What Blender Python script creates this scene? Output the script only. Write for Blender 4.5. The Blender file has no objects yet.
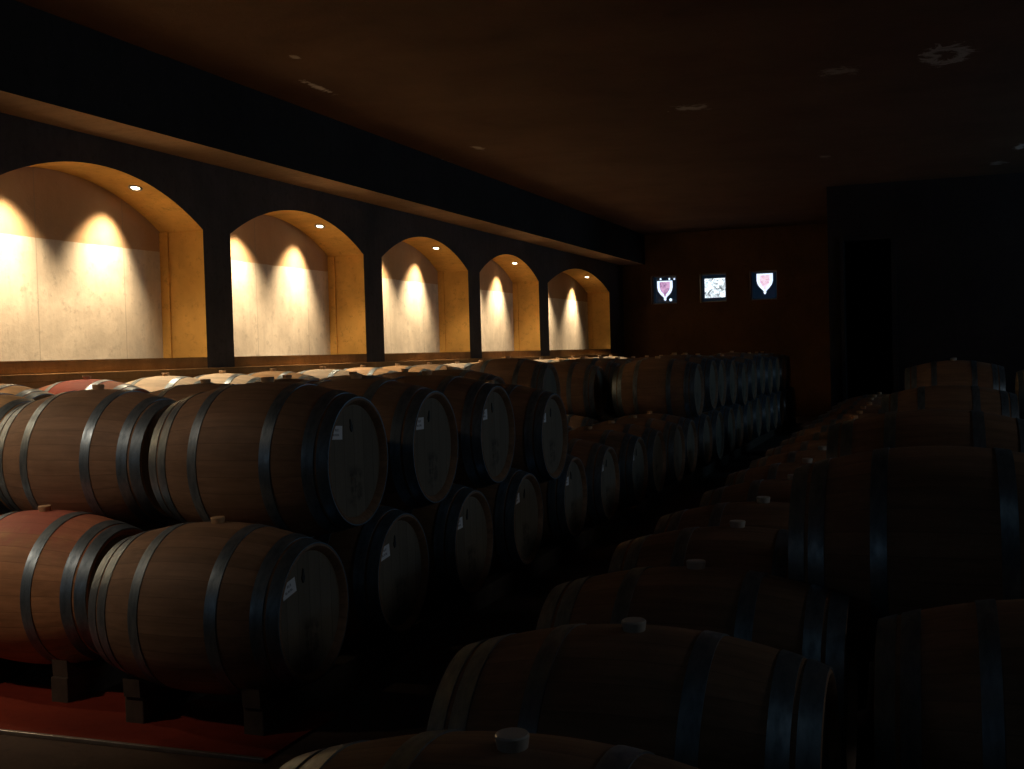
import bpy, bmesh, math, random
from math import pi, sin, cos, sqrt, atan2
from mathutils import Vector, Matrix
random.seed(7)
S = bpy.context.scene
C = S.collection
CAMZ = 1.46

# ------------------------------------------------------------------ materials
def mat(name):
    m = bpy.data.materials.new(name); m.use_nodes = True
    nt = m.node_tree; b = nt.nodes['Principled BSDF']
    return m, nt, b
def N(nt, t, **k):
    n = nt.nodes.new(t)
    for a, v in k.items(): setattr(n, a, v)
    return n
def math_n(nt, op, a, b=None, c=None):
    n = nt.nodes.new('ShaderNodeMath'); n.operation = op
    for i, v in enumerate((a, b, c)):
        if v is None: continue
        if isinstance(v, (int, float)): n.inputs[i].default_value = v
        else: nt.links.new(v, n.inputs[i])
    return n.outputs[0]
def mix(nt, fac, a, b, mode='MIX'):
    n = nt.nodes.new('ShaderNodeMix'); n.data_type = 'RGBA'; n.blend_type = mode
    for s, v in ((n.inputs[0], fac), (n.inputs[6], a), (n.inputs[7], b)):
        if isinstance(v, (int, float)): s.default_value = v
        elif isinstance(v, tuple): s.default_value = (*v, 1)
        else: nt.links.new(v, s)
    return n.outputs[2]
def ramp(nt, fac, stops):
    n = nt.nodes.new('ShaderNodeValToRGB'); e = n.color_ramp.elements
    while len(e) < len(stops): e.new(.5)
    for el, (p, c) in zip(e, stops):
        el.position = p; el.color = (*c, 1) if isinstance(c, tuple) else (c, c, c, 1)
    nt.links.new(fac, n.inputs[0]); return n.outputs[0]
def noise(nt, vec, scale, detail=4, rough=.6, dist=0):
    n = nt.nodes.new('ShaderNodeTexNoise')
    n.inputs['Scale'].default_value = scale; n.inputs['Detail'].default_value = detail
    n.inputs['Roughness'].default_value = rough; n.inputs['Distortion'].default_value = dist
    nt.links.new(vec, n.inputs['Vector']); return n.outputs[0]
def mapping(nt, vec, scale=(1,1,1), loc=(0,0,0)):
    n = nt.nodes.new('ShaderNodeMapping'); n.inputs['Scale'].default_value = scale
    n.inputs['Location'].default_value = loc
    nt.links.new(vec, n.inputs['Vector']); return n.outputs[0]
def objco(nt): return nt.nodes.new('ShaderNodeTexCoord').outputs['Object']
def sepxyz(nt, v):
    s = nt.nodes.new('ShaderNodeSeparateXYZ'); nt.links.new(v, s.inputs[0]); return s.outputs
def bump(nt, b, h, strength=.3, dist=.01):
    n = nt.nodes.new('ShaderNodeBump'); n.inputs['Strength'].default_value = strength
    n.inputs['Distance'].default_value = dist
    nt.links.new(h, n.inputs['Height']); nt.links.new(n.outputs[0], b.inputs['Normal'])
def setb(b, **k):
    for a, v in k.items():
        b.inputs[a.replace('_', ' ')].default_value = v

def stave_mat(name, tone, stain=0.0, wine=(.42, .09, .085), amt=.7):
    """oak staves round the X axis; stain > 0 adds a wine spill around the bung"""
    m, nt, b = mat(name); L = nt.links
    co = objco(nt); x, y, z = sepxyz(nt, co)
    ang = math_n(nt, 'ARCTAN2', y, z)
    u = math_n(nt, 'MULTIPLY', ang, 30 / (2 * pi))
    cell = math_n(nt, 'FLOOR', u)
    oi = nt.nodes.new('ShaderNodeObjectInfo')
    r = math_n(nt, 'ADD', cell, math_n(nt, 'MULTIPLY', oi.outputs['Random'], 97.0))
    wn = nt.nodes.new('ShaderNodeTexWhiteNoise'); wn.noise_dimensions = '1D'; L.new(r, wn.inputs['W'])
    fr = math_n(nt, 'FRACT', u)
    seam = math_n(nt, 'GREATER_THAN', math_n(nt, 'ABSOLUTE', math_n(nt, 'SUBTRACT', fr, .5)), .475)
    off = nt.nodes.new('ShaderNodeVectorMath'); off.operation = 'ADD'; L.new(co, off.inputs[0])
    cx = nt.nodes.new('ShaderNodeCombineXYZ'); L.new(math_n(nt, 'MULTIPLY', oi.outputs['Random'], 31.0), cx.inputs[0])
    L.new(math_n(nt, 'MULTIPLY', wn.outputs[0], 3.0), cx.inputs[1]); L.new(cx.outputs[0], off.inputs[1])
    grain = noise(nt, mapping(nt, off.outputs[0], (3, 45, 45)), 1.0, 5, .6)
    blot = noise(nt, off.outputs[0], 4.5, 4, .6)
    dark = tuple(c * .62 for c in tone); lite = tuple(min(1, c * 1.22) for c in tone)
    base = ramp(nt, grain, [(.3, dark), (.7, lite)])
    base = mix(nt, .4, base, ramp(nt, wn.outputs[0], [(0, tuple(c * .62 for c in tone)), (1, tuple(c * 1.28 for c in tone))]))
    base = mix(nt, ramp(nt, blot, [(.45, .0), (.75, .55)]), base, tuple(c * .55 for c in tone))
    if stain > 0:
        ax = math_n(nt, 'ABSOLUTE', x)
        n2 = noise(nt, off.outputs[0], 7, 5, .7, .4)
        side = math_n(nt, 'SUBTRACT', 1.0, math_n(nt, 'DIVIDE', math_n(nt, 'ABSOLUTE', ang), stain))
        zone = math_n(nt, 'ADD', side, math_n(nt, 'MULTIPLY', math_n(nt, 'SUBTRACT', n2, .5), 1.5))
        zone = ramp(nt, zone, [(.1, 0.0), (.55, 1.0)])
        inx = ramp(nt, ax, [(.16, 1.0), (.26, .55)])
        f = math_n(nt, 'MULTIPLY', math_n(nt, 'MULTIPLY', zone, inx), amt)
        base = mix(nt, f, base, wine)
    base = mix(nt, math_n(nt, 'MULTIPLY', seam, .28), base, tuple(c * .2 for c in tone))
    L.new(base, b.inputs['Base Color'])
    setb(b, Roughness=.62, Specular_IOR_Level=.3)
    bump(nt, b, math_n(nt, 'SUBTRACT', grain, math_n(nt, 'MULTIPLY', seam, 1.5)), .35, .004)
    return m
TONE = (.28, .175, .11)
M = {}
M['oak'] = stave_mat('oak_staves', TONE)
M['oak_stained'] = stave_mat('oak_staves_wine_stained', (.52, .255, .12), 1.0)
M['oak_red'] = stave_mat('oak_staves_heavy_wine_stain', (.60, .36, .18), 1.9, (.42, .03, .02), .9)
M['oak_lit_gold'] = stave_mat('oak_staves_lit_gold', (.58, .37, .19))  # brighter copy of the oak, with orange lamp light put into its tone
M['oak_lit_pale'] = stave_mat('oak_staves_lit_pale', (.74, .62, .46))  # palest copy of the oak, strong light put into its tone

def head_mat(name, tone):
    m, nt, b = mat(name); L = nt.links
    co = objco(nt); x, y, z = sepxyz(nt, co)
    oi = nt.nodes.new('ShaderNodeObjectInfo')
    u = math_n(nt, 'MULTIPLY', y, 11.5)
    r = math_n(nt, 'ADD', math_n(nt, 'FLOOR', u), math_n(nt, 'MULTIPLY', oi.outputs['Random'], 57.0))
    wn = nt.nodes.new('ShaderNodeTexWhiteNoise'); wn.noise_dimensions = '1D'; L.new(r, wn.inputs['W'])
    fr = math_n(nt, 'FRACT', u)
    seam = math_n(nt, 'GREATER_THAN', math_n(nt, 'ABSOLUTE', math_n(nt, 'SUBTRACT', fr, .5)), .48)
    g = noise(nt, mapping(nt, co, (1, 50, 4)), 1, 5, .6)
    base = ramp(nt, g, [(.3, tuple(c * .75 for c in tone)), (.7, tuple(c * 1.12 for c in tone))])
    base = mix(nt, .45, base, ramp(nt, wn.outputs[0], [(0, tuple(c * .7 for c in tone)), (1, tuple(c * 1.2 for c in tone))]))
    sp = noise(nt, co, 14, 3, .6)
    zz = math_n(nt, 'ABSOLUTE', math_n(nt, 'ADD', z, .11))
    yy = math_n(nt, 'ABSOLUTE', math_n(nt, 'ADD', y, .0))
    near = math_n(nt, 'MULTIPLY', ramp(nt, zz, [(.05, 1.0), (.1, 0.0)]), ramp(nt, yy, [(.04, 1.0), (.08, 0.0)]))
    base = mix(nt, math_n(nt, 'MULTIPLY', near, ramp(nt, sp, [(.45, 0.0), (.6, .8)])), base, tuple(c * .25 for c in tone))
    base = mix(nt, math_n(nt, 'MULTIPLY', seam, .6), base, tuple(c * .3 for c in tone))
    L.new(base, b.inputs['Base Color']); setb(b, Roughness=.7, Specular_IOR_Level=.25)
    bump(nt, b, g, .2, .003)
    return m
M['head'] = head_mat('barrel_head_oak', (.185, .155, .115))

def hoop_mat():
    m, nt, b = mat('galvanised_hoop'); L = nt.links
    co = objco(nt); n = noise(nt, mapping(nt, co, (6, 2, 2)), 5, 5, .65)
    L.new(ramp(nt, n, [(.3, (.12, .17, .21)), (.7, (.31, .39, .46))]), b.inputs['Base Color'])
    L.new(ramp(nt, n, [(.3, .5), (.7, .32)]), b.inputs['Roughness'])
    setb(b, Metallic=.75); bump(nt, b, n, .15, .003); return m
M['hoop'] = hoop_mat()
def plain(name, col, rough=.6, metal=0, var=.25, scale=12):
    m, nt, b = mat(name); co = objco(nt); n = noise(nt, co, scale, 4)
    nt.links.new(ramp(nt, n, [(.3, tuple(c * (1 - var) for c in col)), (.7, tuple(min(1, c * (1 + var)) for c in col))]), b.inputs['Base Color'])
    setb(b, Roughness=rough, Metallic=metal); bump(nt, b, n, .15, .003); return m
M['bung'] = plain('bung_cork', (.55, .36, .2), .55)
M['bung_silicone'] = plain('bung_silicone', (.5, .48, .44), .3, 0, .08)
M['paper'] = plain('label_paper', (.85, .86, .9), .6, 0, .05)
M['ink'] = plain('label_ink', (.10, .10, .14), .6)
M['black'] = plain('dark_cleat', (.02, .018, .015), .6)
M['timber'] = plain('rail_timber', (.07, .05, .035), .8, 0, .35, 9)
M['steel'] = plain('edge_steel', (.45, .43, .4), .35, .8, .2)

def concrete(name, col, var=.3, niche=False, scale=1.0):
    m, nt, b = mat(name); L = nt.links; co = objco(nt); x, y, z = sepxyz(nt, co)
    n1 = noise(nt, co, 1.1 * scale, 6, .62, .3); n2 = noise(nt, mapping(nt, co, (1, 5, .6)), 2.2 * scale, 5, .6); n3 = noise(nt, co, (16 if not niche else 9) * scale, 6, .75)
    base = ramp(nt, n1, [(.3, tuple(c * (1 - var) for c in col)), (.7, tuple(c * (1 + var * .6) for c in col))])
    base = mix(nt, ramp(nt, n2, [(.4, 0.0), (.8, .5)]), base, tuple(c * .62 for c in col))
    base = mix(nt, ramp(nt, n3, [(.54, 0.0), (.68, .6)]), base, tuple(c * .5 for c in col))
    if niche:
        # the last pour: a browner band above a horizontal form line, and form joints
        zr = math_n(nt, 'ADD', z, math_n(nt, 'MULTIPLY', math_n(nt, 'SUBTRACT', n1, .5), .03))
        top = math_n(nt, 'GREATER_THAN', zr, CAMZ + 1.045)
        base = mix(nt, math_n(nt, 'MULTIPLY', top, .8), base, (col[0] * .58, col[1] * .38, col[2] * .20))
        joint = math_n(nt, 'LESS_THAN', math_n(nt, 'ABSOLUTE', math_n(nt, 'SUBTRACT', math_n(nt, 'FRACT', math_n(nt, 'MULTIPLY', math_n(nt, 'ADD', y, .6), 1 / 1.07)), .5)), .006)
        base = mix(nt, math_n(nt, 'MULTIPLY', joint, .4), base, tuple(c * .35 for c in col))
    L.new(base, b.inputs['Base Color']); setb(b, Roughness=.9, Specular_IOR_Level=.15)
    bump(nt, b, math_n(nt, 'ADD', n3, n1), .3, .012)
    return m
M['wall'] = concrete('wall_concrete_dark', (.085, .078, .075))
M['wall_dark'] = concrete('wall_very_dark', (.022, .018, .018))  # very dark concrete for the far wall and its door frame
M['wall_back'] = concrete('wall_concrete_brown', (.125, .072, .036))
M['niche_back'] = concrete('niche_plaster', (.74, .66, .53), .42, True)
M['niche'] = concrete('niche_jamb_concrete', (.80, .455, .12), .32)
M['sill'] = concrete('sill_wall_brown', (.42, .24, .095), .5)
M['beam_shade'] = concrete('beam_face_shaded', (.035, .034, .034))  # beam sides darkened: their shade is put into the colour
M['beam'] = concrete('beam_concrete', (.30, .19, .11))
M['floor'] = concrete('floor_concrete', (.10, .07, .055))
M['floor_red'] = concrete('red_painted_concrete', (.20, .026, .012), .35)

def ceiling_mat():
    m, nt, b = mat('ceiling_plaster'); L = nt.links; co = objco(nt)
    n1 = noise(nt, co, .8, 6, .6, .3); n3 = noise(nt, co, 9, 5, .75, .5); n4 = noise(nt, co, 3.2, 4, .6)
    base = ramp(nt, n1, [(.3, (.085, .045, .025)), (.7, (.135, .078, .046))])
    base = mix(nt, ramp(nt, n4, [(.5, 0.0), (.8, .4)]), base, (.07, .042, .026))
    tot = None
    #   x, y, half size x, half size y, strength
    for (px, py, sx, sy, st) in [(-5.24, 9.4, .07, .45, 1.0), (-4.88, 8.36, .06, .10, .6), (-5.87, 13.58, .12, .5, .7),
                                 (-5.09, 12.96, .10, .35, .6), (-2.31, 11.9, .32, .22, .6), (-.75, 10.95, .28, .3, .35), (1.1, 16.3, .1, .4, 1.0), (.9, 17.6, .2, .3, .5), (-1.3,15.8,.12,.2,.4)]:
        mp = mapping(nt, co, (1 / sx, 1 / sy, 0), (-px / sx, -py / sy, 0))
        ln = nt.nodes.new('ShaderNodeVectorMath'); ln.operation = 'LENGTH'; L.new(mp, ln.inputs[0])
        f = math_n(nt, 'ADD', math_n(nt, 'SUBTRACT', 1.0, ln.outputs['Value']), math_n(nt, 'MULTIPLY', math_n(nt, 'SUBTRACT', n3, .5), 2.6))
        f = math_n(nt, 'MULTIPLY', ramp(nt, f, [(.35, 0.0), (.75, 1.0)]), st)
        tot = f if tot is None else math_n(nt, 'MAXIMUM', tot, f)
    # the big flaked ring: bare patch edged with white efflorescence
    mp = mapping(nt, co, (1 / .22, 1 / .40, 0), (-.17 / .22, -10.8 / .40, 0))
    ln = nt.nodes.new('ShaderNodeVectorMath'); ln.operation = 'LENGTH'; L.new(mp, ln.inputs[0])
    d = math_n(nt, 'ADD', ln.outputs['Value'], math_n(nt, 'MULTIPLY', math_n(nt, 'SUBTRACT', noise(nt, co, 4, 6, .8, .8), .5), 3.2))
    ring = ramp(nt, d, [(.25, 0.0), (.45, 1.0), (.8, 1.0), (1.0, 0.0)])
    tot = math_n(nt, 'MAXIMUM', tot, math_n(nt, 'MULTIPLY', ring, .6))
    base = mix(nt, tot, base, (.55, .52, .48))
    L.new(base, b.inputs['Base Color']); setb(b, Roughness=.9, Specular_IOR_Level=.15)
    bump(nt, b, math_n(nt, 'ADD', n3, n1), .3, .02); return m
M['ceiling'] = ceiling_mat()

def emis(name, col, strength, tint=None):
    m, nt, b = mat(name); setb(b, Roughness=.3)
    b.inputs['Base Color'].default_value = (.02, .02, .02, 1)
    if tint:
        co = objco(nt); n = noise(nt, co, 10, 6, .8, .8)
        nt.links.new(ramp(nt, n, [(.38, tint), (.56, col)]), b.inputs['Emission Color'])
    else: b.inputs['Emission Color'].default_value = (*col, 1)
    b.inputs['Emission Strength'].default_value = strength; return m
M['lamp'] = emis('lamp_lens', (1, .83, .55), 12)
M['glass_white'] = emis('stained_glass_lit', (.70, .82, 1.0), 1.35)
M['glass_purple'] = emis('stained_glass_purple', (.95, .55, .85), .75, (.22, .07, .28))
M['glass_pink'] = emis('stained_glass_pink', (1.0, .80, .92), 1.0, (.75, .38, .55))
M['glass_floral'] = emis('stained_glass_floral', (.85, .95, 1.0), 1.6, (.04, .05, .06))
M['glass_navy'] = emis('stained_glass_navy', (.0, .06, .16), .07)
M['fill'] = emis('fill_pane', (.45, .7, 1.0), .02)  # faintly glowing pane of the added fill windows
M['frame'] = plain('window_frame_metal', (.22, .24, .27), .4, .5)

# ------------------------------------------------------------------ helpers
def obj(name, bm, ms, parent=None, smooth=False):
    bm.normal_update(); me = bpy.data.meshes.new(name); bm.to_mesh(me); bm.free()
    for m in (ms if isinstance(ms, (list, tuple)) else [ms]): me.materials.append(m)
    if smooth:
        for p in me.polygons: p.use_smooth = True
        try: me.set_sharp_from_angle(angle=math.radians(38))
        except Exception: pass
    o = bpy.data.objects.new(name, me); C.objects.link(o)
    if parent: o.parent = parent
    return o
def box(bm, x0, x1, y0, y1, z0, z1, mi=0, bev=0):
    v = [bm.verts.new(p) for p in ((x0,y0,z0),(x1,y0,z0),(x1,y1,z0),(x0,y1,z0),(x0,y0,z1),(x1,y0,z1),(x1,y1,z1),(x0,y1,z1))]
    fs = [bm.faces.new([v[i] for i in q]) for q in ((0,3,2,1),(4,5,6,7),(0,1,5,4),(1,2,6,5),(2,3,7,6),(3,0,4,7))]
    for f in fs: f.material_index = mi
    if bev:
        es = list({e for f in fs for e in f.edges}); bmesh.ops.bevel(bm, geom=es, offset=bev, segments=2, profile=.6, affect='EDGES')
def quad(bm, pts, mi=0):
    f = bm.faces.new([bm.verts.new(p) for p in pts]); f.material_index = mi; return f
def tag(o, label=None, cat=None, group=None, kind=None):
    if label: o['label'] = label
    if cat: o['category'] = cat
    if group: o['group'] = group
    if kind: o['kind'] = kind
def struct(name, bm, ms, parent=None):
    o = obj(name, bm, ms, parent)
    if not parent: o['kind'] = 'structure'
    return o
def lathe_x(bm, prof, seg=48, mi=0, close=False):
    """prof: list of (x, r) revolved round X"""
    rings = []
    for (x, r) in prof:
        if r < 1e-6: rings.append([bm.verts.new((x, 0, 0))]); continue
        rings.append([bm.verts.new((x, r * sin(2*pi*i/seg), r * cos(2*pi*i/seg))) for i in range(seg)])
    pairs = list(zip(rings[:-1], rings[1:]))
    if close: pairs.append((rings[-1], rings[0]))
    for a, b in pairs:
        for i in range(seg):
            j = (i + 1) % seg
            q = [a[i % len(a)], a[j % len(a)], b[j % len(b)], b[i % len(b)]]
            u = []
            for v in q:
                if v not in u: u.append(v)
            if len(u) > 2:
                f = bm.faces.new(u); f.material_index = mi
def lathe_z(bm, prof, seg=24, mi=0, off=(0,0,0)):
    rings = []
    for (r, z) in prof:
        if r < 1e-6: rings.append([bm.verts.new((off[0], off[1], off[2]+z))]); continue
        rings.append([bm.verts.new((off[0]+r*cos(2*pi*i/seg), off[1]+r*sin(2*pi*i/seg), off[2]+z)) for i in range(seg)])
    for a, b in zip(rings[:-1], rings[1:]):
        for i in range(seg):
            j = (i+1) % seg; u = []
            for v in (a[i % len(a)], a[j % len(a)], b[j % len(b)], b[i % len(b)]):
                if v not in u: u.append(v)
            if len(u) > 2: f = bm.faces.new(u); f.material_index = mi

# ------------------------------------------------------------------ barrels
RB, RE, HL, HP = .35, .274, .445, .415     # bilge radius, end radius, half length, head plane
def rad(x): return RB - (RB - RE) * (x / HL) ** 2
def body_prof(n=18):
    p = [(-HP, .10), (-HP, .243), (-HL + .006, .257), (-HL, .264)]
    p += [(x, rad(x)) for x in [(-HL + .004) + (2*HL - .008) * i / n for i in range(n + 1)]]
    return p + [(HL, .264), (HL - .006, .257), (HP, .243), (HP, .10)]
def hoop_prof(x0, x1, t=.0035, n=2):
    o = [(x0 + (x1-x0)*i/n, rad(x0 + (x1-x0)*i/n) + t) for i in range(n+1)]
    return [(x0, rad(x0) - .001)] + o + [(x1, rad(x1) - .001)]
HOOPS = [(-HL + .002, -HL + .050), (-HL + .062, -HL + .110), (-.202, -.154), (.154, .202), (HL - .110, HL - .062), (HL - .050, HL - .002)]
def bung_prof(): return [(.025, -.012), (.027, .002), (.029, .014), (.0295, .020), (.027, .023), (0, .023)]

def mesh_of(name, bm, ms, smooth=True):
    o = obj(name, bm, ms, None, smooth); me = o.data; bpy.data.objects.remove(o); return me
def bm_new(): return bmesh.new()
bm = bm_new(); lathe_x(bm, body_prof(), 60); ME_body = mesh_of('staves', bm, M['oak'])
def head_bm(sgn):
    b = bm_new(); lathe_x(b, [(sgn*(HP-.012), 0), (sgn*(HP-.012), .2505), (sgn*(HP+.0), .2505), (sgn*(HP+.003), .240), (sgn*(HP+.003), 0)], 60)
    bmesh.ops.recalc_face_normals(b, faces=b.faces); return b
ME_head = [mesh_of('head', head_bm(1), M['head'], False), mesh_of('head', head_bm(-1), M['head'], False)]
ME_hoops = []
for (a, b_) in HOOPS:
    bm = bm_new(); lathe_x(bm, hoop_prof(a, b_), 60)
    # overlapping riveted joint
    th = 1.9 + len(ME_hoops) * .07
    for d in (-.03, .03):
        for xx in (a + (b_-a)*.3, a + (b_-a)*.7):
            r = rad(xx) + .0035; y, z = r*sin(th+d), r*cos(th+d)
            bmesh.ops.create_uvsphere(bm, u_segments=8, v_segments=5, radius=.0042, matrix=Matrix.Translation((xx, y, z)))
    bmesh.ops.recalc_face_normals(bm, faces=bm.faces)
    ME_hoops.append(mesh_of('hoop', bm, M['hoop']))
bm = bm_new(); lathe_z(bm, bung_prof(), 24, 0, (0, 0, RB)); ME_bung = mesh_of('bung', bm, M['bung'])
bm = bm_new(); lathe_z(bm, bung_prof(), 24, 0, (0, 0, RB)); ME_bung2 = mesh_of('bung', bm, M['bung_silicone'])
def sticker_bm():
    b = bm_new(); X = HP + .0032
    box(b, X, X+.0008, -.050, .050, -.029, .029)
    g = X + .0009
    def glyphs(y0, z0, n, w, h):
        for i in range(n):
            y = y0 + i * w * 1.45; k = i % 4
            box(b, g-.0002, g+.0002, y, y + w*.3, z0, z0 + h, 1)
            if k != 1: box(b, g-.0002, g+.0002, y, y + w, z0 + h*.8, z0 + h, 1)
            if k != 2: box(b, g-.0002, g+.0002, y, y + w, z0, z0 + h*.2, 1)
            if k in (0, 2): box(b, g-.0002, g+.0002, y + w*.7, y + w, z0, z0 + h, 1)
    glyphs(-.012, .006, 3, .007, .010); glyphs(-.030, -.014, 6, .0065, .009)
    return b
ME_sticker = mesh_of('paper_label', sticker_bm(), [M['paper'], M['ink']], False)
def cleat_bm():
    b = bm_new(); X = HP + .003
    n = 14
    for (r, t) in ((.016, .004),):
        vs0 = []; vs1 = []
        for i in range(n):
            a = 2*pi*i/n; w = 1 if cos(a) < 0 else .45
            y = .014 * sin(a) * (1 if cos(a) < .2 else .55); z = .03 * cos(a)
            vs0.append(b.verts.new((X, y, z))); vs1.append(b.verts.new((X + t, y*.8, z*.9)))
        b.faces.new(vs1)
        for i in range(n): b.faces.new([vs0[i], vs0[(i+1)%n], vs1[(i+1)%n], vs1[i]])
    bmesh.ops.recalc_face_normals(b, faces=b.faces); return b
ME_cleat = mesh_of('tasting_plug', cleat_bm(), M['black'], False)
# far-away barrels: the same shape in one mesh
bm = bm_new()
lathe_x(bm, body_prof(10), 40, 0)
for (a, b_) in HOOPS: lathe_x(bm, hoop_prof(a, b_), 40, 1)
for s in (1, -1): lathe_x(bm, [(s*(HP+.003), 0), (s*(HP+.003), .248)], 40, 2)
lathe_z(bm, bung_prof(), 12, 3, (0, 0, RB))
ME_far = mesh_of('wine_barrel', bm, [M['oak'], M['hoop'], M['head'], M['bung']])

def child(name, me, parent, loc=(0,0,0), rx=0, override=None):
    o = bpy.data.objects.new(name, me); C.objects.link(o); o.parent = parent; o.location = loc; o.rotation_euler.x = rx
    if override:
        o.material_slots[0].link = 'OBJECT'; o.material_slots[0].material = override
    return o
def barrel(x, y, zc, label, group, lod=1, wood='oak', sticker=None, yaw=0, bung='cork', roll=0):
    """zc: height of the barrel's axis"""
    if lod == 2:
        o = bpy.data.objects.new('wine_barrel', ME_far); C.objects.link(o); o.location = (x, y, zc)
        o.rotation_euler = (roll, 0, yaw)
        if wood != 'oak': o.material_slots[0].link = 'OBJECT'; o.material_slots[0].material = M[wood]
        tag(o, label, 'barrel', group); return o
    t = bpy.data.objects.new('wine_barrel', None); C.objects.link(t); t.empty_display_size = .1
    t.location = (x, y, zc - RB); t.rotation_euler = (0, 0, yaw); tag(t, label, 'barrel', group)
    up = (0, 0, RB)
    s = child('staves', ME_body, t, up, roll, M[wood] if wood != 'oak' else None)
    child('head', ME_head[0], t, up, roll); child('head', ME_head[1], t, up, roll)
    for me in ME_hoops: child('hoop', me, t, up, roll)
    child('bung', ME_bung if bung == 'cork' else ME_bung2, t, up, roll)
    if sticker:
        sy, sz, sr = sticker
        o = child('paper_label', ME_sticker, t, (0, sy, RB + sz), sr); o['label'] = 'white paper label with dark lettering'
        child('tasting_plug', ME_cleat, t, (0, -.03 + random.uniform(-.02, .02), RB + .155), random.uniform(-.25, .25))
    return t

ORD = ['first','second','third','fourth','fifth','sixth','seventh','eighth','ninth','tenth','eleventh','twelfth','thirteenth','fourteenth',
       'fifteenth','sixteenth','seventeenth','eighteenth','nineteenth','twentieth','twenty-first','twenty-second','twenty-third','twenty-fourth','twenty-fifth']
ZL = CAMZ - 1.01            # lower axis height
ZU = ZL + .541              # upper tier axis height
PIT = .889
def jy(a=.015): return random.uniform(-a, a)
# --- row facing the aisle (left block)
X1 = -2.364 - HP
ST = (-.165, .125, .05)
lY = [4.02, 4.85, 5.74, 6.61, 7.66, 8.5, 9.45, 10.22, 11.03, 11.78, 12.6, 13.33, 14.08, 14.88, 15.82, 16.7, 17.45, 18.3, 19.15, 20.0, 20.85]
def nest(y0, y1): return (y0 + y1)/2, ZL + sqrt(max(.1, .4928 - ((y1 - y0)/2)**2))
for k in range(21):
    y = lY[k]
    lab = ('oak wine barrel, nearest on the floor tier of the left aisle row, white label' if k == 0 else
           f'oak wine barrel, floor tier of the left aisle row, {ORD[k]} from the near end')
    st = None
    if k <= 6: st = (-.150 + jy(.012), .13 + jy(.01), [.22, .12, .05, .1, -.05, .1, 0][k])
    barrel(X1 + (jy(.02) if k > 1 else 0), y, ZL, lab, 'floor tier of the left aisle row', 1 if k < 13 else 2, sticker=st, roll=jy(.03), bung='cork')
uY = [nest(lY[i], lY[i+1]) for i in (0, 1, 2, 3, 9, 10, 11, 12, 13, 14, 15, 16, 17, 18, 19)]
for k, (y, z) in enumerate(uY):
    if k == 1: y -= .05; z += .015
    if k == 0: lab = 'oak wine barrel, nearest on the upper tier of the left aisle row, white label'
    elif k < 4: lab = f'oak wine barrel, upper tier of the left aisle row, {ORD[k]} from the near end'
    elif k == 4: lab = 'oak wine barrel just beyond the gap in the upper tier of the left aisle row'
    else: lab = f'oak wine barrel, upper tier of the left aisle row, {ORD[k-4]} beyond the gap'
    st = (-.152 + jy(.012), .13 + jy(.01), jy(.08)) if k < 4 else None
    barrel(X1 + (jy(.02) if k else 0), y, z, lab, 'upper tier of the left aisle row', 1 if k < 9 else 2, sticker=st, roll=jy(.03),
           wood='oak')
# --- second row
X2 = X1 - 1.07
for k in range(19):
    y = 4.22 + PIT*k if k < 7 else [10.24, 10.90, 11.88, 12.72, 13.5, 14.3, 15.15, 16.0, 16.85, 17.7, 18.55, 19.4][k-7]
    if k == 0: barrel(X2, y, ZL, 'oak wine barrel with purple-red wine stain on top, floor tier at the far left', 'floor tier of the second row', 1, 'oak_stained', roll=.02)
    else: barrel(X2, y, ZL, 'oak wine barrel in the covered floor tier of the second row', 'floor tier of the second row, behind the aisle row', 2)
Y2 = [4.22 + PIT*i for i in range(7)] + [10.24, 10.90, 11.88, 12.72, 13.5, 14.3, 15.15, 16.0, 16.85, 17.7, 18.55, 19.4]
for k in range(18):
    if k in (6, 8): continue
    y, z2 = nest(Y2[k], Y2[k+1])
    lab = ('oak wine barrel end to end behind the nearest upper aisle barrel, on the second row' if k == 0 else
           f'oak wine barrel, upper tier of the second row, {ORD[k]} from the near end')
    barrel(X2 - .05 + jy(.01), y, z2, lab, 'upper tier of the second row', 1 if k < 11 else 2, roll=jy(.03))
# --- third row
X3 = X2 - .90
for k in range(18):
    barrel(X3, 4.26 + PIT*k, ZL, 'oak wine barrel in the covered floor tier of the third row', 'floor tier of the third row, behind other rows', 2)
# only the nearest barrel of its upper tier is there: behind it one looks straight across to the lit wall row
barrel(X3, 4.26 + PIT*.5, ZU, 'orange-lit oak wine barrel cut by the left edge, alone on the third row', 'upper tier of the third row', 1, 'oak_lit_gold')
# --- wall row under the lit niches
X4 = -5.62
wY = [5.72, 6.61, 7.48, 8.28, 9.08, 9.95, 10.8, 11.65, 12.5, 13.35, 14.2, 15.0, 15.85, 16.65, 17.5, 18.35, 19.15, 19.95, 20.75]
for k, y in enumerate(wY):
    barrel(X4, y - .435, ZL, 'oak wine barrel in the covered floor tier of the wall row', 'floor tier of the wall row, behind other rows', 2)
woods = ['oak_lit_gold', 'oak_red', 'oak_lit_pale', 'oak_lit_pale', 'oak_lit_gold', 'oak_lit_pale', 'oak_lit_gold', 'oak_lit_gold', 'oak_lit_gold', 'oak_lit_pale', 'oak_lit_gold', 'oak_lit_pale', 'oak_lit_gold', 'oak_lit_pale', 'oak_lit_gold', 'oak_lit_gold', 'oak_lit_gold', 'oak_lit_pale', 'oak_lit_pale']
for k, y in enumerate(wY):
    if k == 1: lab = 'oak wine barrel with deep red wine-stained top, on the brightly lit wall row'
    elif k == 2: lab = 'pale brightly lit oak wine barrel right of the red-stained one, on the lit wall row'
    else: lab = f'brightly lit oak barrel, wall row under the niches, {ORD[k]} from near end'
    barrel(X4 + jy(.015), y, ZU + .025, lab, 'upper tier of the wall row under the niches', 1 if k < 10 else 2, woods[k], roll=jy(.03))

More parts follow.
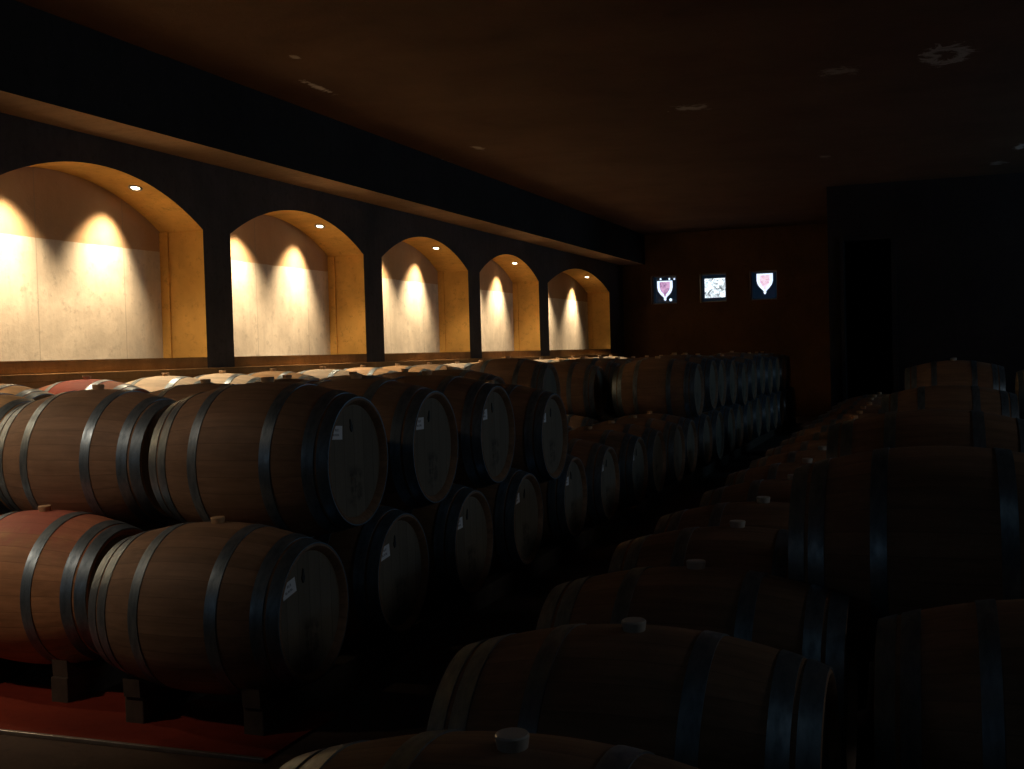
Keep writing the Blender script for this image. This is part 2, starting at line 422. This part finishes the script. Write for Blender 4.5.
# --- right block: low row along the aisle
XR = -.675
rY = [1.81, 2.65, 3.42, 4.24, 4.95, 5.83, 6.68, 7.48, 8.28, 9.1, 9.9, 10.7, 11.5, 12.33, 13.14, 14.2, 15.0, 15.85]
for k, y in enumerate(rY):
    lab = ('dark oak wine barrel cut by the bottom edge, nearest of the low right row' if k == 0 else
           f'dark oak barrel, low single row right of the aisle, {ORD[k]} from near end')
    barrel(XR + (jy(.02) if k > 1 else 0), y, ZL, lab, 'low row right of the aisle', 1 if k < 11 else 2, roll=jy(.04), bung='silicone')
# --- right block: stacked row behind it
XA = .295
for y in [3.16, 4.40, 5.98, 6.75, 8.08, 9.30, 10.0, 10.7, 11.40, 12.30, 13.28]:
    barrel(XA, y, ZL, 'oak wine barrel in the shadowed floor tier of the right stack', 'floor tier of the right stack, in deep shadow', 2)
for k, (x, y, z, lab) in enumerate([
        (.02, 3.83, CAMZ - .325 - RB, 'large dark oak wine barrel nearest at right, upper tier of the right stack'),
        (.0, 5.39, CAMZ - .295 - RB, 'dark oak wine barrel seen just above the nearest one on the right stack'),
        (.10, 8.69, CAMZ - .305 - RB, 'brown oak wine barrel on the right stack, third up the frame from the nearest'),
        (.19, 11.85, CAMZ - .178 - RB, 'pale bluish-lit oak wine barrel topmost and farthest on the right stack')]):
    barrel(x, y, z, lab, 'upper tier of the right stack', 1, 'oak', roll=-.9 if k < 3 else .05, bung='silicone')
for k, y in enumerate([8.05, 9.25, 12.12, 13.2]):
    barrel(1.26, y, ZL, 'oak wine barrel in the shadowed floor tier of the far right row', 'floor tier of the far right row, in deep shadow', 2)
barrel(1.24, 8.65, CAMZ - .30 - RB, 'oak wine barrel with a red stain cut by the right edge, upper tier', 'upper tier of the far right row', 1, 'oak_stained', bung='silicone')
barrel(1.24, 12.66, CAMZ - .25 - RB, 'pale oak wine barrel cut by the right edge, farther upper tier', 'upper tier of the far right row', 1, 'oak_lit_pale', bung='silicone')

# --- timber rails and chocks that carry the rows
def rail(x, y0, y1, label, group):
    b = bm_new(); box(b, x - .045, x + .045, y0, y1, 0, .118, 0, .006); o = obj('timber_rail', b, M['timber']); tag(o, label, 'rail', group)
for (xc, y0, y1, nm) in ((X1, 3.80, 22.3, 'left aisle row'), (X2, 3.95, 21.7, 'second row'), (X3, 4.05, 20.0, 'third row'), (X4, 5.0, 21.2, 'wall row'),
                         (XR, 1.45, 16.3, 'low right row'), (XA, 2.9, 13.7, 'right stack'), (1.26, 8.0, 13.5, 'far right row')):
    for s, side in ((-1, 'left'), (1, 'right')):
        rail(xc + s*.28, y0, y1, f'{side} timber rail on the floor under the {nm} of barrels', 'timber rails under the barrel rows')
def chock(x, y, s, label):
    b = bm_new(); zt = .118
    pts = [(-.05*s, 0), (.07*s, 0), (.075*s, .075), (.0, .02)]
    f0 = [b.verts.new((x - .04, y + p[0], zt + p[1])) for p in pts]; f1 = [b.verts.new((x + .04, y + p[0], zt + p[1])) for p in pts]
    b.faces.new(f0); b.faces.new(f1[::-1])
    for i in range(4): b.faces.new([f0[i], f1[i], f1[(i+1)%4], f0[(i+1)%4]])
    bmesh.ops.recalc_face_normals(b, faces=b.faces)
    o = obj('wooden_chock', b, M['timber']); tag(o, label, 'chock', 'wooden chocks beside the near barrels')
chock(X1 - .28, 3.86, -1, 'small wooden chock against the nearest left aisle barrel, left of two')
chock(X1 + .28, 3.86, -1, 'small wooden chock against the nearest left aisle barrel, right of two')
chock(X2 + .28, 4.03, -1, 'small wooden chock on the rail under the purple-stained barrel')

# ------------------------------------------------------------------ room
H = CAMZ + 2.49
YB, YN, XL, XRt = 24.4, -4.0, -6.3, 7.0
YF, XF = 18.8, -1.52
b = bm_new(); quad(b, [(XL-.1, YN, 0), (XRt, YN, 0), (XRt, YB, 0), (XL-.1, YB, 0)]); struct('floor', b, M['floor'])
b = bm_new(); box(b, XL - .1, X1 + .47, 3.58, 4.14, -.02, .010, 0); o = struct('trim_1', b, M['floor_red'])
b = bm_new(); box(b, XL - .1, X1 + .47, 3.562, 3.58, 0, .016, 0, .003); struct('trim_2', b, M['steel'])
b = bm_new(); box(b, XL-.6, XRt, YN, YB + .4, H, H + .2); struct('ceiling', b, M['ceiling'])

# left wall with arched niches
ZS, ZP, XN = CAMZ + .05, CAMZ + 1.225, -6.77
bays = [(-3.45, -.68, 1.585), (-.22, 2.55, 1.585), (3.01, 5.78, 1.585), (6.26, 9.03, 1.62), (9.47, 12.22, 1.585), (12.70, 15.48, 1.585), (15.94, 18.67, 1.585), (19.17, 23.25, 1.585)]
b = bm_new(); n = 28
def ztop(y, y0, y1, apex):
    c = (y0+y1)/2; hw = (y1-y0)/2; rise = CAMZ + apex - ZP
    R = (hw*hw + rise*rise)/(2*rise); return ZP + sqrt(max(0, R*R - (y-c)**2)) - (R - rise)
ycur = YN
for (y0, y1, ap) in bays:
    quad(b, [(XL, ycur, 0), (XL, y0, 0), (XL, y0, H), (XL, ycur, H)])
    quad(b, [(XL, y0, 0), (XL, y1, 0), (XL, y1, ZS), (XL, y0, ZS)], 3)
    quad(b, [(XN, y0, ZS), (XL, y0, ZS), (XL, y1, ZS), (XN, y1, ZS)], 0)
    quad(b, [(XN, y0, ZS), (XN, y0, ZP), (XL, y0, ZP), (XL, y0, ZS)], 1)
    quad(b, [(XN, y1, ZS), (XL, y1, ZS), (XL, y1, ZP), (XN, y1, ZP)], 1)
    pv = None
    for i in range(n + 1):
        y = y0 + (y1-y0)*i/n; z = ztop(y, y0, y1, ap)
        if pv:
            py, pz = pv
            quad(b, [(XL, py, pz), (XL, y, z), (XL, y, H), (XL, py, H)])
            quad(b, [(XN, py, pz), (XN, y, z), (XL, y, z), (XL, py, pz)], 1)
            quad(b, [(XN, py, ZS), (XN, y, ZS), (XN, y, z), (XN, py, pz)], 2)
        pv = (y, z)
    ycur = y1
quad(b, [(XL, ycur, 0), (XL, YB, 0), (XL, YB, H), (XL, ycur, H)])
bmesh.ops.remove_doubles(b, verts=b.verts, dist=1e-4)
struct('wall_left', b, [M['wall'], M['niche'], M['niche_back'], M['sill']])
b = bm_new(); box(b, XL, XL + .05, YN, 23.6, ZS - .16, ZS - .10, 0, .006); struct('trim_3', b, M['sill'])
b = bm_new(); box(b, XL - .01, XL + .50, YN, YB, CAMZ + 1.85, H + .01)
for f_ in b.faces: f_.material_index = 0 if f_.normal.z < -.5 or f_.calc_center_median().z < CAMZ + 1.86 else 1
struct('trim_4', b, [M['beam'], M['beam_shade']])
# pilaster strip at the back corner of every right jamb
b = bm_new()
for (y0, y1, ap) in bays: box(b, XN, XN + .09, y1 - .022, y1 + .01, ZS - .005, ZP + .0)
struct('trim_5', b, M['niche'])

# back wall with three square recessed windows
WZ0, WZ1 = CAMZ + .98, CAMZ + 1.59
wins = [(-5.68, -5.12), (-4.62, -4.06), (-3.57, -3.01)]
b = bm_new(); xs = [XL] + [v for w in wins for v in w] + [XF]
for i in range(len(xs) - 1):
    x0, x1 = xs[i], xs[i+1]; hole = (i % 2 == 1)
    if hole:
        quad(b, [(x0, YB, 0), (x1, YB, 0), (x1, YB, WZ0), (x0, YB, WZ0)]); quad(b, [(x0, YB, WZ1), (x1, YB, WZ1), (x1, YB, H), (x0, YB, H)])
        D = .22
        quad(b, [(x0, YB, WZ0), (x1, YB, WZ0), (x1, YB+D, WZ0), (x0, YB+D, WZ0)]); quad(b, [(x0, YB, WZ1), (x0, YB+D, WZ1), (x1, YB+D, WZ1), (x1, YB, WZ1)])
        quad(b, [(x0, YB, WZ0), (x0, YB+D, WZ0), (x0, YB+D, WZ1), (x0, YB, WZ1)]); quad(b, [(x1, YB, WZ0), (x1, YB, WZ1), (x1, YB+D, WZ1), (x1, YB+D, WZ0)])
        quad(b, [(x0, YB+D, WZ0), (x1, YB+D, WZ0), (x1, YB+D, WZ1), (x0, YB+D, WZ1)])
    else: quad(b, [(x0, YB, 0), (x1, YB, 0), (x1, YB, H), (x0, YB, H)])
struct('wall_back', b, M['wall_back'])
b = bm_new(); box(b, XF, XF + .12, YF + .001, YB, 0, H); struct('wall_return', b, M['wall'])
# nearer wall on the right with a dark doorway
b = bm_new(); dx0, dx1, dz = -1.28, -.58, CAMZ + 1.62
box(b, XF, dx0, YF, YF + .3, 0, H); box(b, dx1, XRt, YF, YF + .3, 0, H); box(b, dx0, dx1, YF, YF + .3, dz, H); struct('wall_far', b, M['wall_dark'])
b = bm_new(); box(b, XF + .12, .4, YF + 2.2, YF + 2.3, 0, H); struct('wall_passage', b, M['wall'])
b = bm_new()
for (x0, x1, z0, z1) in ((dx0 - .06, dx0, 0, dz + .08), (dx1, dx1 + .08, 0, dz + .08), (dx0, dx1, dz, dz + .08)): box(b, x0, x1, YF - .04, YF + .001, z0, z1, 0, .006)
struct('door_1', b, M['wall_dark'])
b = bm_new(); quad(b, [(XRt, YN, 0), (XRt, YF, 0), (XRt, YF, H), (XRt, YN, H)]); struct('wall_right', b, M['wall'])
b = bm_new(); quad(b, [(XL, YN, 0), (XL, YN, H), (XRt, YN, H), (XRt, YN, 0)]); struct('wall_near', b, M['wall'])

# stained glass windows
def frame_bm(x0, x1, z0, z1, y, w=.02):
    b = bm_new(); box(b, x0, x1, y, y+.03, z1-w, z1); box(b, x0, x1, y, y+.03, z0, z0+w); box(b, x0, x0+w, y, y+.03, z0+w, z1-w); box(b, x1-w, x1, y, y+.03, z0+w, z1-w); return b
def shield(cx, cz, w, h, y, name, m, parent, t=.006):
    pts = []
    K = [(-.5, .5), (.5, .5), (.5, .15), (.44, -.02), (.30, -.18), (.14, -.30), (.075, -.36), (.085, -.44), (0, -.52), (-.085, -.44), (-.075, -.36), (-.14, -.30), (-.30, -.18), (-.44, -.02), (-.5, .15)]
    b = bm_new(); f0 = [b.verts.new((cx + p*w, y, cz + q*h)) for p, q in K]; f1 = [b.verts.new((cx + p*w, y - t, cz + q*h)) for p, q in K]
    b.faces.new(f0[::-1]); b.faces.new(f1)
    for i in range(len(K)): b.faces.new([f0[i], f0[(i+1) % len(K)], f1[(i+1) % len(K)], f1[i]])
    bmesh.ops.recalc_face_normals(b, faces=b.faces); return obj(name, b, m, parent)
YG = YB + .17
for i, (x0, x1) in enumerate(wins):
    w = struct(f'window_{i+1}', frame_bm(x0+.01, x1-.01, WZ0+.01, WZ1-.01, YG - .02), M['frame'])
    cx, cz = (x0+x1)/2, (WZ0+WZ1)/2
    b = bm_new(); box(b, x0+.03, x1-.03, YG, YG+.006, WZ0+.03, WZ1-.03); obj('pane', b, M['glass_navy'], w)
    if i == 1:
        b = bm_new(); box(b, x0+.075, x1-.05, YG-.008, YG-.001, WZ0+.10, WZ1-.10); obj('glass_panel', b, M['glass_floral'], w)
    else:
        ox = .02 if i == 0 else .02
        shield(cx+ox-(.03 if i == 0 else .01), cz+(-.01 if i == 0 else .04), .335, .43, YG-.002, 'shield_border', M['glass_white'], w)
        shield(cx+ox-(.03 if i == 0 else .01), cz+(.02 if i == 0 else .07), .225 if i == 0 else .21, .32 if i == 0 else .3, YG-.009, 'shield_centre', M['glass_purple'] if i == 0 else M['glass_pink'], w)
    if i == 0:
        b = bm_new()
        for (px, pz, r) in ((-.10, .245, .022), (.09, .24, .022), (.20, .235, .02), (.11, -.21, .032)):
            bmesh.ops.create_circle(b, cap_ends=True, segments=12, radius=r, matrix=Matrix.Translation((cx+px, YG-.004, cz+pz)) @ Matrix.Rotation(pi/2, 4, 'X'))
        obj('glass_glint', b, M['glass_white'], w)  # reflection glints on the pane, drawn as glowing white dots

# unseen windows added on the right wall to carry cool fill lights
def added_side_window(n, y0, y1, z0, z1, energy, color, up=0):
    b = bm_new(); w = .05; X = XRt
    box(b, X-.05, X, y0, y1, z1-w, z1); box(b, X-.05, X, y0, y1, z0, z0+w); box(b, X-.05, X, y0, y0+w, z0+w, z1-w); box(b, X-.05, X, y1-w, y1, z0+w, z1-w)
    o = struct(f'window_{n}', b, M['frame'])
    b = bm_new(); quad(b, [(X-.01, y0, z0), (X-.01, y0, z1), (X-.01, y1, z1), (X-.01, y1, z0)]); obj('pane', b, M['fill'], o)
    l = bpy.data.lights.new('fill_light', 'AREA'); l.shape = 'RECTANGLE'; l.size = z1-z0-.1; l.size_y = y1-y0-.1; l.energy = energy; l.color = color
    lo = bpy.data.objects.new('fill_light', l); C.objects.link(lo); lo.location = (X-.07, (y0+y1)/2, (z0+z1)/2); lo.rotation_euler = (0, pi/2 + up, 0)
added_side_window(4, 5.0, 7.2, 2.8, 3.75, 23, (.93, .97, 1.0))
added_side_window(5, 14.5, 17.0, 2.2, 3.4, 125, (.34, .68, 1.0), .78)

# a small high window added behind the camera as a weak cool fill
b = bm_new(); x0, x1, z0, z1, w_ = -5.0, -3.6, 2.5, 3.3, .05
box(b, x0, x1, YN, YN+.05, z1-w_, z1); box(b, x0, x1, YN, YN+.05, z0, z0+w_); box(b, x0, x0+w_, YN, YN+.05, z0+w_, z1-w_); box(b, x1-w_, x1, YN, YN+.05, z0+w_, z1-w_)
o = struct('window_6', b, M['frame']); b = bm_new(); quad(b, [(x0, YN+.01, z0), (x1, YN+.01, z0), (x1, YN+.01, z1), (x0, YN+.01, z1)]); obj('pane', b, M['fill'], o)
l = bpy.data.lights.new('fill_light', 'AREA'); l.shape = 'RECTANGLE'; l.size = 1.3; l.size_y = .7; l.energy = 3.4; l.color = (.55, .78, 1.0)
lo = bpy.data.objects.new('fill_light', l); C.objects.link(lo); lo.location = (-4.3, YN+.07, 2.9); lo.rotation_euler = (pi/2, 0, 0)
# an unseen skylight added right of and behind the camera for faint fill
b = bm_new()
for (a0, a1, c0, c1) in ((0, 1.4, -.5, -.42), (0, 1.4, 2.42, 2.5), (0, .08, -.42, 2.42), (1.32, 1.4, -.42, 2.42)): box(b, a0, a1, c0, c1, H-.05, H)
o = struct('window_7', b, M['frame']); b = bm_new(); quad(b, [(.05, -.45, H-.01), (.05, 2.45, H-.01), (1.35, 2.45, H-.01), (1.35, -.45, H-.01)]); obj('pane', b, M['fill'], o)
l = bpy.data.lights.new('fill_light', 'AREA'); l.shape = 'RECTANGLE'; l.size = 1.2; l.size_y = 2.7; l.energy = .6; l.color = (.62, .86, 1.0)
lo = bpy.data.objects.new('fill_light', l); C.objects.link(lo); lo.location = (.7, 1.0, H-.07)
# ------------------------------------------------------------------ niche spotlights
WARM = (1.0, .74, .46)
for bi, (y0, y1, ap) in enumerate(bays):
    if bi < 2: continue      # the niches behind the camera are unlit
    c = (y0+y1)/2; off = .66 if bi != 7 else 1.0
    for s in (-1, 1):
        y = c + s*off; x = -6.47; z = ztop(y, y0, y1, ap)
        t = bpy.data.objects.new('recessed_spotlight', None); C.objects.link(t); t.location = (x, y, z - .004)
        slope = (ztop(y+.01, y0, y1, ap) - ztop(y-.01, y0, y1, ap))/.02; t.rotation_euler = (math.atan(slope), 0, 0)
        if bi < 2: lb = 'small round recessed spotlight in a niche vault beside the camera'
        else: lb = f'small round recessed spotlight, {"far" if s > 0 else "near"} one of two in the {["near off-frame","first","second","third","fourth","fifth"][bi-2]} lit niche'
        tag(t, lb, 'spotlight', 'recessed spotlights in the niche vaults')
        b = bm_new(); lathe_z(b, [(.040, -.004), (.058, -.008), (.062, 0), (.058, .006), (.040, .006)], 28); obj('trim_ring', b, M['steel'], t, True)
        b = bm_new(); lathe_z(b, [(0, -.003), (.036, -.003), (.040, .004)], 28); bmesh.ops.recalc_face_normals(b, faces=b.faces); obj('lens', b, M['lamp'], t)
        # a reflector lamp: a soft beam washing the back of the niche, and its weaker spill over the sill
        for e, ang, d in ((185, 80, (-.36, -s*.16, -1.0)), (120, 100, (.22, -s*.10, -1.0))):
            l = bpy.data.lights.new('spot', 'SPOT'); l.energy = e; l.color = WARM; l.spot_size = math.radians(ang); l.spot_blend = 1; l.shadow_soft_size = .04
            lo = bpy.data.objects.new('spot', l); C.objects.link(lo); lo.location = (x, y, z - .03)
            lo.rotation_euler = Vector(d).to_track_quat('-Z', 'Y').to_euler()

# an unseen ceiling spotlight added to brighten the near end of the left block
t = bpy.data.objects.new('added_ceiling_spotlight', None); C.objects.link(t); t.location = (-5.2, 1.5, H); tag(t, 'added black ceiling spotlight off the left edge aimed at the near barrels', 'spotlight')
b = bm_new(); lathe_z(b, [(0, 0), (.05, 0), (.05, -.02), (.012, -.025), (.012, -.12), (0, -.12)], 20); obj('ceiling_rose', b, M['black'], t, True)
aim = Vector((-3.9, 4.1, .9)) - Vector((-5.2, 1.5, H - .2)); q = aim.to_track_quat('-Z', 'Y')
b = bm_new(); lathe_z(b, [(0, .14), (.035, .13), (.045, .05), (.055, -.05), (.05, -.05), (.04, .0), (0, .0)], 24); o = obj('spotlight_can', b, M['black'], t, True); o.location = (0, 0, -.2); o.rotation_euler = q.to_euler()
l = bpy.data.lights.new('spot', 'SPOT'); l.energy = 140; l.color = (1, .74, .53); l.spot_size = math.radians(42); l.spot_blend = 1; l.shadow_soft_size = .12
lo = bpy.data.objects.new('spot', l); C.objects.link(lo); lo.location = Vector((-5.2, 1.5, H - .2)) + aim.normalized()*.06; lo.rotation_euler = q.to_euler()

# ------------------------------------------------------------------ world, camera, view
w = bpy.data.worlds.new('World'); S.world = w; w.use_nodes = True
w.node_tree.nodes['Background'].inputs[0].default_value = (.2, .35, .5, 1); w.node_tree.nodes['Background'].inputs[1].default_value = .02
f, psi, p, roll = 1150.0, .351, .0265, -.028
F = Vector((-sin(psi)*cos(p), cos(psi)*cos(p), -sin(p))); R0 = Vector((cos(psi), sin(psi), 0)); U0 = R0.cross(F)
R = R0*cos(roll) + U0*sin(roll); U = -R0*sin(roll) + U0*cos(roll)
cd = bpy.data.cameras.new('camera'); cd.sensor_width = 36; cd.lens = 36*f/1024; cd.clip_start = .05
co = bpy.data.objects.new('camera', cd); C.objects.link(co)
co.matrix_world = Matrix(((R.x, U.x, -F.x, 0), (R.y, U.y, -F.y, 0), (R.z, U.z, -F.z, CAMZ), (0, 0, 0, 1)))
S.camera = co
S.view_settings.view_transform = 'Standard'; S.view_settings.look = 'None'; S.view_settings.gamma = 1; S.view_settings.use_curve_mapping = False
S.view_settings.exposure = 0
S.cycles.sample_clamp_indirect = 3.0
S.cycles.max_bounces = 8; S.cycles.diffuse_bounces = 5
